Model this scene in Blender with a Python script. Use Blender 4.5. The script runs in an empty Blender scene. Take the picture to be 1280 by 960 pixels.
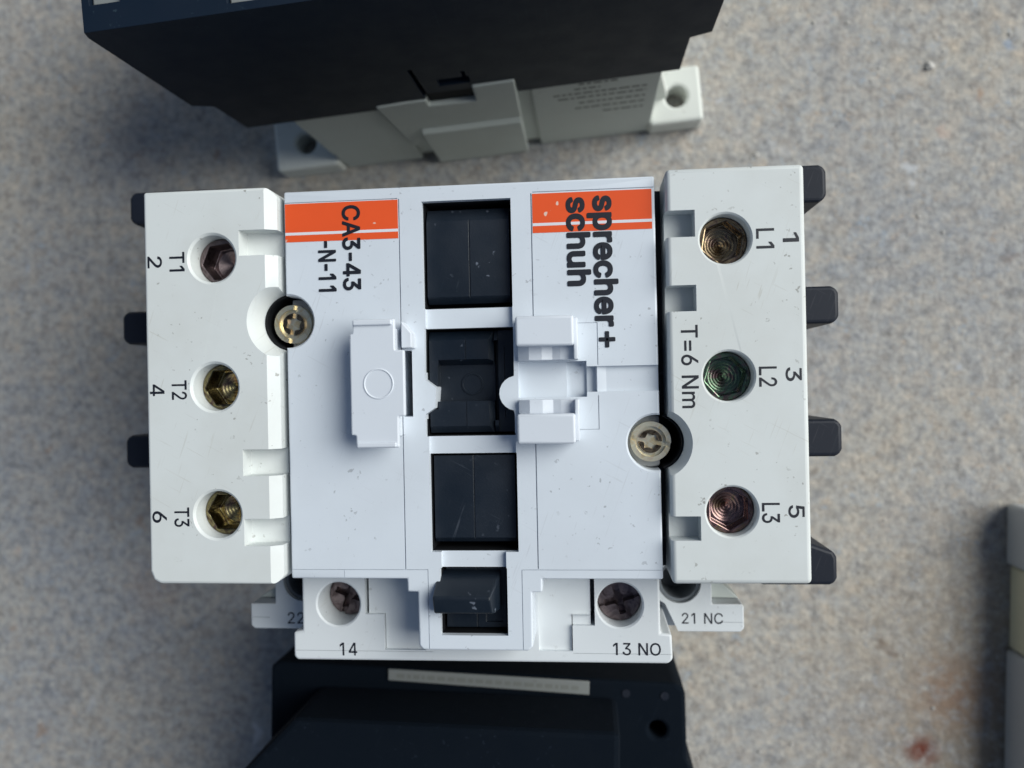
import bpy, bmesh, math, random
from mathutils import Vector, Matrix
random.seed(7)
R = math.radians
S = 0.001                      # everything below is written in millimetres
sc = bpy.context.scene
COL = sc.collection

# ---------------------------------------------------------------- camera, sky, sun, exposure
TILT = math.atan(0.095)
cd = bpy.data.cameras.new('camera')
cam = bpy.data.objects.new('camera', cd); COL.objects.link(cam)
cam.location = (0, 0, 0.225); cam.rotation_euler = (0, TILT, 0)
cd.sensor_width = 36; cd.lens = 36 * 1000 / 1280
cd.clip_start = 0.005; cd.clip_end = 50
cd.dof.use_dof = True; cd.dof.focus_distance = 0.131; cd.dof.aperture_fstop = 16
sc.camera = cam

SUN_EL, SUN_AZ = 39, 20        # azimuth measured from +x towards +y
w = bpy.data.worlds.new('World'); sc.world = w; w.use_nodes = True
nt = w.node_tree
sky = nt.nodes.new('ShaderNodeTexSky'); sky.sky_type = 'NISHITA'; sky.sun_disc = False
sky.sun_elevation = R(SUN_EL); sky.sun_rotation = R(90 - SUN_AZ)
sky.dust_density = 2.5; sky.ozone_density = 1.0
bg = nt.nodes['Background']; bg.inputs['Strength'].default_value = 0.042
nt.links.new(sky.outputs[0], bg.inputs[0])
sd = bpy.data.lights.new('sun', 'SUN'); sd.energy = 2.45; sd.angle = R(50); sd.color = (0.96, 1.0, 0.97)
sun = bpy.data.objects.new('sun', sd); COL.objects.link(sun)
dv = Vector((math.cos(R(SUN_EL)) * math.cos(R(SUN_AZ)), math.cos(R(SUN_EL)) * math.sin(R(SUN_AZ)), math.sin(R(SUN_EL))))
sun.rotation_euler = dv.to_track_quat('Z', 'Y').to_euler(); sun.location = dv
sc.view_settings.view_transform = 'Standard'; sc.view_settings.look = 'None'
sc.view_settings.exposure = 0.53; sc.view_settings.gamma = 1

# ---------------------------------------------------------------- materials
def mat(name):
    m = bpy.data.materials.new(name); m.use_nodes = True
    return m, m.node_tree, m.node_tree.nodes['Principled BSDF']

def N(nt, t, **kw):
    n = nt.nodes.new(t)
    for k, v in kw.items():
        if k in n.inputs: n.inputs[k].default_value = v
        else: setattr(n, k, v)
    return n

def ramp(nt, src, stops, interp='LINEAR'):
    r = nt.nodes.new('ShaderNodeValToRGB'); r.color_ramp.interpolation = interp
    e = r.color_ramp.elements
    while len(e) < len(stops): e.new(0.5)
    for i, (p, c) in enumerate(stops):
        e[i].position = p; e[i].color = c if len(c) == 4 else (*c, 1)
    nt.links.new(src, r.inputs[0]); return r

def mixc(nt, fac, a, b, mode='MIX'):
    m = nt.nodes.new('ShaderNodeMix'); m.data_type = 'RGBA'; m.blend_type = mode
    for k, v in ((0, fac), (6, a), (7, b)):
        if isinstance(v, bpy.types.NodeSocket): nt.links.new(v, m.inputs[k])
        else: m.inputs[k].default_value = v if k == 0 else (*v[:3], 1)
    return m.outputs[2]

def plastic(name, base, dirt, rough=0.42, grime=0.5, bump=0.015, dscale=1.0):
    m, nt, b = mat(name)
    if max(base) < 0.03: b.inputs['Specular IOR Level'].default_value = 0.25
    tc = N(nt, 'ShaderNodeTexCoord').outputs['Object']
    def noise(scale, detail, rough_=0.6):
        n = N(nt, 'ShaderNodeTexNoise', Scale=scale, Detail=detail, Roughness=rough_)
        nt.links.new(tc, n.inputs['Vector']); return n.outputs['Fac']
    big = ramp(nt, noise(55, 5), [(0.42, (0, 0, 0)), (0.72, (1, 1, 1))]).outputs[0]
    spk = ramp(nt, noise(900 * dscale, 2), [(0.67, (0, 0, 0)), (0.72, (1, 1, 1))]).outputs[0]
    msk = ramp(nt, noise(90, 3), [(0.45, (0, 0, 0)), (0.62, (1, 1, 1))]).outputs[0]
    mul = nt.nodes.new('ShaderNodeMath'); mul.operation = 'MULTIPLY'
    nt.links.new(spk, mul.inputs[0]); nt.links.new(msk, mul.inputs[1])
    m1 = nt.nodes.new('ShaderNodeMath'); m1.operation = 'MULTIPLY'; m1.inputs[1].default_value = grime * 0.28
    nt.links.new(big, m1.inputs[0])
    c = mixc(nt, m1.outputs[0], base, dirt)
    m2 = nt.nodes.new('ShaderNodeMath'); m2.operation = 'MULTIPLY'; m2.inputs[1].default_value = grime
    nt.links.new(mul.outputs[0], m2.inputs[0])
    c = mixc(nt, m2.outputs[0], c, tuple(x * (0.45 if max(base) > 0.03 else 3.0) for x in dirt))
    # fine scuffs in two directions, only in worn places
    worn = ramp(nt, noise(70, 3), [(0.50, (0, 0, 0)), (0.66, (1, 1, 1))]).outputs[0]
    for ang, sc_ in ((0.5, (140, 2600, 60)), (-1.2, (110, 2200, 60)), (1.9, (160, 2400, 60))):
        m0 = nt.nodes.new('ShaderNodeMapping'); m0.inputs['Rotation'].default_value = (0, 0, ang); nt.links.new(tc, m0.inputs['Vector'])
        mp = nt.nodes.new('ShaderNodeMapping'); mp.inputs['Scale'].default_value = sc_
        nt.links.new(m0.outputs[0], mp.inputs['Vector'])
        ns = N(nt, 'ShaderNodeTexNoise', Scale=1.0, Detail=1); nt.links.new(mp.outputs[0], ns.inputs['Vector'])
        sl = ramp(nt, ns.outputs['Fac'], [(0.70, (0, 0, 0)), (0.745, (1, 1, 1))]).outputs[0]
        mm = nt.nodes.new('ShaderNodeMath'); mm.operation = 'MULTIPLY'; nt.links.new(sl, mm.inputs[0]); nt.links.new(worn, mm.inputs[1])
        m3 = nt.nodes.new('ShaderNodeMath'); m3.operation = 'MULTIPLY'; m3.inputs[1].default_value = grime * 0.5; nt.links.new(mm.outputs[0], m3.inputs[0])
        c = mixc(nt, m3.outputs[0], c, dirt if max(base) > 0.03 else tuple(x * 2.2 for x in dirt))
    nt.links.new(c, b.inputs['Base Color'])
    rr = N(nt, 'ShaderNodeMapRange'); rr.inputs['To Min'].default_value = rough - 0.08; rr.inputs['To Max'].default_value = rough + 0.16
    nt.links.new(noise(160, 4), rr.inputs['Value']); nt.links.new(rr.outputs[0], b.inputs['Roughness'])
    bp = N(nt, 'ShaderNodeBump', Strength=0.35, Distance=bump * S)
    nt.links.new(noise(2600, 2), bp.inputs['Height']); nt.links.new(bp.outputs[0], b.inputs['Normal'])
    return m

M = {}
M['cover'] = plastic('cover_white', (0.66, 0.69, 0.685), (0.40, 0.38, 0.32), 0.42, 0.7)
M['white'] = plastic('housing_white', (0.65, 0.698, 0.757), (0.40, 0.41, 0.43), 0.38, 0.5)
M['clip'] = plastic('clip_white', (0.66, 0.70, 0.76), (0.45, 0.45, 0.48), 0.36, 0.35)
M['aux'] = plastic('aux_white', (0.67, 0.70, 0.72), (0.45, 0.44, 0.40), 0.42, 0.4)
M['grey'] = plastic('bare_grey', (0.50, 0.51, 0.52), (0.36, 0.35, 0.34), 0.5, 0.5)
M['greengrey'] = plastic('base_grey_green', (0.54, 0.58, 0.55), (0.36, 0.36, 0.32), 0.5, 0.5)
M['lug'] = plastic('lug_cream', (0.66, 0.68, 0.64), (0.40, 0.38, 0.33), 0.45, 0.5)
M['black'] = plastic('black_plastic', (0.004, 0.009, 0.017), (0.045, 0.052, 0.065), 0.36, 1.0, 0.05, 0.6)
M['black'].node_tree.nodes['Principled BSDF'].inputs['Specular IOR Level'].default_value = 0.5
M['matte_black'] = plastic('matte_black', (0.002, 0.005, 0.010), (0.006, 0.009, 0.014), 0.85, 0.6, 0.03)
M['matte_black'].node_tree.nodes['Principled BSDF'].inputs['Specular IOR Level'].default_value = 0.12
M['navy'] = plastic('navy_plastic', (0.004, 0.011, 0.024), (0.012, 0.020, 0.026), 0.52, 0.5, 0.03)
M['fin'] = plastic('fin_plastic', (0.010, 0.013, 0.022), (0.03, 0.03, 0.035), 0.45, 0.5, 0.02)
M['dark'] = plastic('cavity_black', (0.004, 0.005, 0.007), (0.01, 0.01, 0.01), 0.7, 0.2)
M['olive'] = plastic('olive_plastic', (0.72, 0.69, 0.50), (0.45, 0.42, 0.30), 0.55, 0.5)
M['pale_slate'] = plastic('pale_slate', (0.52, 0.54, 0.55), (0.35, 0.35, 0.35), 0.5, 0.5)
M['slate'] = plastic('slate_plastic', (0.17, 0.19, 0.21), (0.12, 0.12, 0.12), 0.5, 0.5)

def flat(name, col, rough=0.5):
    m, nt, b = mat(name); b.inputs['Base Color'].default_value = (*col, 1); b.inputs['Roughness'].default_value = rough
    return m
M['ink'] = flat('black_ink', (0.010, 0.012, 0.02), 0.45)
M['faint_ink'] = flat('faint_ink', (0.17, 0.18, 0.17), 0.6)
M['cream'] = plastic('cream_label', (0.20, 0.215, 0.215), (0.3, 0.28, 0.24), 0.6, 0.5)

def sticker(name, base):
    m, nt, b = mat(name)
    tc = N(nt, 'ShaderNodeTexCoord').outputs['Object']
    n = N(nt, 'ShaderNodeTexNoise', Scale=520, Detail=1); nt.links.new(tc, n.inputs['Vector'])
    s = ramp(nt, n.outputs['Fac'], [(0.745, (0, 0, 0)), (0.765, (1, 1, 1))]).outputs[0]
    n2 = N(nt, 'ShaderNodeTexNoise', Scale=120, Detail=4); nt.links.new(tc, n2.inputs['Vector'])
    c = mixc(nt, n2.outputs['Fac'], base, tuple(x * 0.88 for x in base))
    c = mixc(nt, s, c, (0.75, 0.55, 0.45))
    nt.links.new(c, b.inputs['Base Color']); b.inputs['Roughness'].default_value = 0.33
    return m
M['orange'] = sticker('orange_print', (0.84, 0.105, 0.025))
M['print_white'] = flat('print_white', (0.72, 0.72, 0.76), 0.35)

def metal(name, cols, rough=0.25, ring=True):
    m, nt, b = mat(name)
    tc = N(nt, 'ShaderNodeTexCoord').outputs['Object']
    n = N(nt, 'ShaderNodeTexNoise', Scale=420, Detail=3, Distortion=1.5); nt.links.new(tc, n.inputs['Vector'])
    k = len(cols)
    c = ramp(nt, n.outputs['Fac'], [(0.34 + 0.32 * i / (k - 1), cc) for i, cc in enumerate(cols)]).outputs[0]
    nt.links.new(c, b.inputs['Base Color'])
    b.inputs['Metallic'].default_value = 1; b.inputs['Roughness'].default_value = rough
    wv = N(nt, 'ShaderNodeTexWave', Scale=620, Distortion=2.0, Detail=2); wv.wave_type = 'RINGS'; wv.rings_direction = 'Z'
    nt.links.new(tc, wv.inputs['Vector'])
    bp = N(nt, 'ShaderNodeBump', Strength=0.22 if ring else 0.06, Distance=0.05 * S)
    nt.links.new((wv if ring else n).outputs['Fac'], bp.inputs['Height']); nt.links.new(bp.outputs[0], b.inputs['Normal'])
    return m
M['bronze'] = metal('yellow_zinc_dark', [(0.12, 0.08, 0.05), (0.34, 0.26, 0.16), (0.18, 0.12, 0.10)])
M['shaded_bronze'] = metal('shaded_bronze', [(0.10, 0.07, 0.05), (0.28, 0.24, 0.12), (0.12, 0.08, 0.07)])  # bronze darkened to paint in the shade of the left screw holes
M['green_zinc'] = metal('green_zinc', [(0.12, 0.09, 0.09), (0.13, 0.22, 0.14), (0.20, 0.13, 0.14)])
M['purple_zinc'] = metal('purple_zinc', [(0.13, 0.08, 0.08), (0.30, 0.19, 0.18), (0.22, 0.16, 0.11)])
M['brass_zinc'] = metal('gold_zinc', [(0.90, 0.72, 0.42), (1.0, 0.93, 0.70), (0.95, 0.80, 0.58)], 0.36, False)
M['plum_zinc'] = metal('plum_zinc', [(0.10, 0.075, 0.075), (0.24, 0.19, 0.19), (0.15, 0.12, 0.12)], 0.38, False)

def concrete():
    m, nt, b = mat('concrete')
    tc = N(nt, 'ShaderNodeTexCoord').outputs['Object']
    def noise(scale, detail=4, rough=0.6, dist=0.0):
        n = N(nt, 'ShaderNodeTexNoise', Scale=scale, Detail=detail, Roughness=rough, Distortion=dist)
        nt.links.new(tc, n.inputs['Vector']); return n.outputs['Fac']
    def vor(scale):
        v = N(nt, 'ShaderNodeTexVoronoi', Scale=scale)
        wn = N(nt, 'ShaderNodeTexNoise', Scale=scale * 1.5, Detail=2)
        nt.links.new(tc, wn.inputs['Vector'])
        mx = mixc(nt, 0.012, (0, 0, 0), (0, 0, 0)); md = mx.node
        nt.links.new(tc, md.inputs[6]); nt.links.new(wn.outputs['Color'], md.inputs[7])
        nt.links.new(mx, v.inputs['Vector']); return v
    base = ramp(nt, noise(9, 3), [(0.35, (0.33, 0.335, 0.345)), (0.62, (0.42, 0.395, 0.355))]).outputs[0]
    mid = ramp(nt, noise(190, 5, 0.7), [(0.32, (0.70, 0.70, 0.72)), (0.5, (1, 1, 1)), (0.68, (1.10, 1.05, 0.99))]).outputs[0]
    c = mixc(nt, 1.0, base, mid, 'MULTIPLY')
    fine = ramp(nt, noise(430, 5, 0.75), [(0.34, (0.62, 0.61, 0.61)), (0.5, (1, 1, 1)), (0.66, (1.36, 1.33, 1.26))]).outputs[0]
    c = mixc(nt, 0.9, c, fine, 'MULTIPLY')
    # sand and aggregate grains of several tints
    tn = N(nt, 'ShaderNodeTexNoise', Scale=210, Detail=3); nt.links.new(tc, tn.inputs['Vector'])
    hue = N(nt, 'ShaderNodeSeparateColor'); nt.links.new(tn.outputs['Color'], hue.inputs[0])
    blot = ramp(nt, hue.outputs[0], [(0.36, (0.84, 0.93, 1.08)), (0.5, (1, 1, 1)), (0.64, (1.16, 1.02, 0.90))]).outputs[0]
    c = mixc(nt, 0.32, c, blot, 'MULTIPLY')
    v = vor(330)
    g = ramp(nt, v.outputs['Distance'], [(0.26, (1, 1, 1)), (0.42, (0, 0, 0))]).outputs[0]
    pick = N(nt, 'ShaderNodeSeparateColor'); nt.links.new(v.outputs['Color'], pick.inputs[0])
    tint = ramp(nt, pick.outputs[0], [(0.0, (0.44, 0.34, 0.26)), (0.25, (0.52, 0.49, 0.43)), (0.5, (0.32, 0.39, 0.47)), (0.75, (0.5, 0.42, 0.34)), (1.0, (0.20, 0.18, 0.16))]).outputs[0]
    keep = ramp(nt, pick.outputs[1], [(0.42, (0, 0, 0)), (0.50, (0.6, 0.6, 0.6))]).outputs[0]
    f = mixc(nt, 1.0, g, keep, 'MULTIPLY'); fb = N(nt, 'ShaderNodeRGBToBW'); nt.links.new(f, fb.inputs[0])
    c = mixc(nt, fb.outputs[0], c, tint)
    v2 = vor(95)
    p2 = N(nt, 'ShaderNodeSeparateColor'); nt.links.new(v2.outputs['Color'], p2.inputs[0])
    g2 = ramp(nt, v2.outputs['Distance'], [(0.10, (1, 1, 1)), (0.22, (0, 0, 0))]).outputs[0]
    k2 = ramp(nt, p2.outputs[1], [(0.60, (0, 0, 0)), (0.86, (0.75, 0.75, 0.75))]).outputs[0]
    t2 = ramp(nt, p2.outputs[0], [(0.0, (0.08, 0.08, 0.08)), (0.35, (0.42, 0.27, 0.18)), (0.6, (0.62, 0.62, 0.62)), (1.0, (0.30, 0.36, 0.45))]).outputs[0]
    f2 = mixc(nt, 1.0, g2, k2, 'MULTIPLY'); fb2 = N(nt, 'ShaderNodeRGBToBW'); nt.links.new(f2, fb2.inputs[0])
    c = mixc(nt, fb2.outputs[0], c, t2)
    # rusty brown stains in patches
    st = ramp(nt, noise(34, 5, 0.7), [(0.60, (0, 0, 0)), (0.78, (0.4, 0.4, 0.4))]).outputs[0]
    sb = N(nt, 'ShaderNodeRGBToBW'); nt.links.new(st, sb.inputs[0])
    c = mixc(nt, sb.outputs[0], c, (0.22, 0.16, 0.11))
    for cx_, cy_, rad, amt, tintc in ((0.122, -0.095, 0.075, 0.9, (0.24, 0.175, 0.105)), (0.0895, -0.0990, 0.0058, 1.3, (0.15, 0.035, 0.018)), (0.098, -0.083, 0.014, 0.5, (0.30, 0.14, 0.07)), (-0.128, -0.060, 0.012, 0.3, (0.25, 0.13, 0.07))):   # rust spots and a brown stain that also colours the grey contactor's shadow
        sp = nt.nodes.new('ShaderNodeVectorMath'); sp.operation = 'DISTANCE'; nt.links.new(tc, sp.inputs[0]); sp.inputs[1].default_value = (cx_, cy_, 0)
        dd = N(nt, 'ShaderNodeMapRange'); dd.inputs['From Min'].default_value = rad; dd.inputs['From Max'].default_value = 0; nt.links.new(sp.outputs['Value'], dd.inputs['Value'])
        nn = ramp(nt, noise(260, 4, 0.7), [(0.30, (0, 0, 0)), (0.55, (amt, amt, amt))]).outputs[0]
        q = mixc(nt, 1.0, nn, (1, 1, 1), 'MULTIPLY'); nt.links.new(dd.outputs[0], q.node.inputs[7]); qb = N(nt, 'ShaderNodeRGBToBW'); nt.links.new(q, qb.inputs[0])
        qc = nt.nodes.new('ShaderNodeClamp'); nt.links.new(qb.outputs[0], qc.inputs[0]); c = mixc(nt, qc.outputs[0], c, tintc)
    nt.links.new(c, b.inputs['Base Color']); b.inputs['Roughness'].default_value = 0.85
    h = nt.nodes.new('ShaderNodeMath'); h.operation = 'ADD'
    nt.links.new(noise(700, 3, 0.7), h.inputs[0]); nt.links.new(noise(170, 4, 0.6), h.inputs[1])
    bp = N(nt, 'ShaderNodeBump', Strength=0.8, Distance=0.5 * S)
    nt.links.new(h.outputs[0], bp.inputs['Height']); nt.links.new(bp.outputs[0], b.inputs['Normal'])
    return m
M['concrete'] = concrete()

# ---------------------------------------------------------------- mesh helpers (all in mm)
def prism(poly, z0, z1, bm=None):
    bm = bm or bmesh.new()
    a = sum(poly[i][0] * poly[(i + 1) % len(poly)][1] - poly[(i + 1) % len(poly)][0] * poly[i][1] for i in range(len(poly)))
    if a < 0: poly = poly[::-1]
    lo = [bm.verts.new((x, y, z0)) for x, y in poly]; hi = [bm.verts.new((x, y, z1)) for x, y in poly]
    bm.faces.new(lo[::-1]); bm.faces.new(hi); n = len(poly)
    for i in range(n): bm.faces.new((lo[i], lo[(i + 1) % n], hi[(i + 1) % n], hi[i]))
    return bm

def box(x0, x1, y0, y1, z0, z1, bm=None):
    return prism([(x0, y0), (x1, y0), (x1, y1), (x0, y1)], z0, z1, bm)

def prism_y(prof, y0, y1, bm=None):                # profile in x,z swept along y
    bm = bm or bmesh.new()
    lo = [bm.verts.new((x, y0, z)) for x, z in prof]; hi = [bm.verts.new((x, y1, z)) for x, z in prof]
    f = [bm.faces.new(lo), bm.faces.new(hi[::-1])]; n = len(prof)
    for i in range(n): f.append(bm.faces.new((lo[(i + 1) % n], lo[i], hi[i], hi[(i + 1) % n])))
    bmesh.ops.recalc_face_normals(bm, faces=f)
    return bm

def prism_x(prof, x0, x1, bm=None):                # profile in y,z swept along x
    bm = bm or bmesh.new()
    lo = [bm.verts.new((x0, y, z)) for y, z in prof]; hi = [bm.verts.new((x1, y, z)) for y, z in prof]
    f = [bm.faces.new(lo), bm.faces.new(hi[::-1])]; n = len(prof)
    for i in range(n): f.append(bm.faces.new((lo[(i + 1) % n], lo[i], hi[i], hi[(i + 1) % n])))
    bmesh.ops.recalc_face_normals(bm, faces=f)
    return bm

def ring(cx, cy, r, n, a0=0.0, a1=None):
    if a1 is None: return [(cx + r * math.cos(a0 + 2 * math.pi * i / n), cy + r * math.sin(a0 + 2 * math.pi * i / n)) for i in range(n)]
    return [(cx + r * math.cos(a0 + (a1 - a0) * i / n), cy + r * math.sin(a0 + (a1 - a0) * i / n)) for i in range(n + 1)]

def cyl(cx, cy, z0, z1, r0, r1=None, n=48, bm=None):
    bm = bm or bmesh.new(); r1 = r0 if r1 is None else r1
    lo = [bm.verts.new((x, y, z0)) for x, y in ring(cx, cy, r0, n)]
    hi = [bm.verts.new((x, y, z1)) for x, y in ring(cx, cy, r1, n)]
    bm.faces.new(lo[::-1]); bm.faces.new(hi)
    for i in range(n): bm.faces.new((lo[i], lo[(i + 1) % n], hi[(i + 1) % n], hi[i]))
    return bm

def tmp(bm):
    me = bpy.data.meshes.new('tmp'); bm.to_mesh(me); bm.free()
    o = bpy.data.objects.new('tmp', me); COL.objects.link(o); return o

def finish(o, me, parent):
    for p in me.polygons: p.use_smooth = True
    me.set_sharp_from_angle(angle=R(32))

def solid(name, base, mtl, parent=None, cuts=(), bevel=0.25, seg=2, pre=0.0):
    """base minus every cut, with softened edges, as ONE mesh object"""
    o = tmp(base); cs = [tmp(c) for c in cuts]
    if pre:                                            # round the outer edges first, then cut
        bv = o.modifiers.new('round', 'BEVEL'); bv.width = pre; bv.segments = 4; bv.limit_method = 'ANGLE'; bv.angle_limit = R(25)
    for c in cs:
        md = o.modifiers.new('cut', 'BOOLEAN'); md.operation = 'DIFFERENCE'; md.solver = 'EXACT'; md.object = c
    if bevel:
        bv = o.modifiers.new('bevel', 'BEVEL'); bv.width = bevel; bv.segments = seg; bv.limit_method = 'ANGLE'; bv.angle_limit = R(30)
        bv.use_clamp_overlap = False if not cuts else True; bv.miter_outer = 'MITER_ARC'
    dg = bpy.context.evaluated_depsgraph_get()
    me = bpy.data.meshes.new_from_object(o.evaluated_get(dg), preserve_all_data_layers=False, depsgraph=dg)
    big = [p.area > 12.0 for p in me.polygons]
    me.transform(Matrix.Scale(S, 4)); me.name = name
    for t in [o] + cs:
        d = t.data; bpy.data.objects.remove(t); bpy.data.meshes.remove(d)
    for p in me.polygons: p.use_smooth = bool(bevel) and not big[p.index]
    if bevel:
        me.set_sharp_from_angle(angle=R(26 if pre else 12))
        for p in me.polygons: p.use_smooth = not big[p.index]     # large flat faces stay flat
    me.materials.clear(); me.materials.append(mtl)
    r = bpy.data.objects.new(name, me); COL.objects.link(r); r.parent = parent
    return r

def raw(name, bm, mtl, parent=None, smooth=False):
    me = bpy.data.meshes.new(name); bm.to_mesh(me); bm.free(); me.transform(Matrix.Scale(S, 4)); me.materials.append(mtl)
    if smooth:
        for p in me.polygons: p.use_smooth = True
        me.set_sharp_from_angle(angle=R(40))
    r = bpy.data.objects.new(name, me); COL.objects.link(r); r.parent = parent
    return r

def thing(name, label, cat, loc, rotz, group=None):
    o = bpy.data.objects.new(name, None); COL.objects.link(o); o.empty_display_size = 0.01
    o.location = Vector(loc) * S; o.rotation_euler = (0, 0, rotz)
    o['label'] = label; o['category'] = cat
    if group: o['group'] = group
    return o

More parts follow.
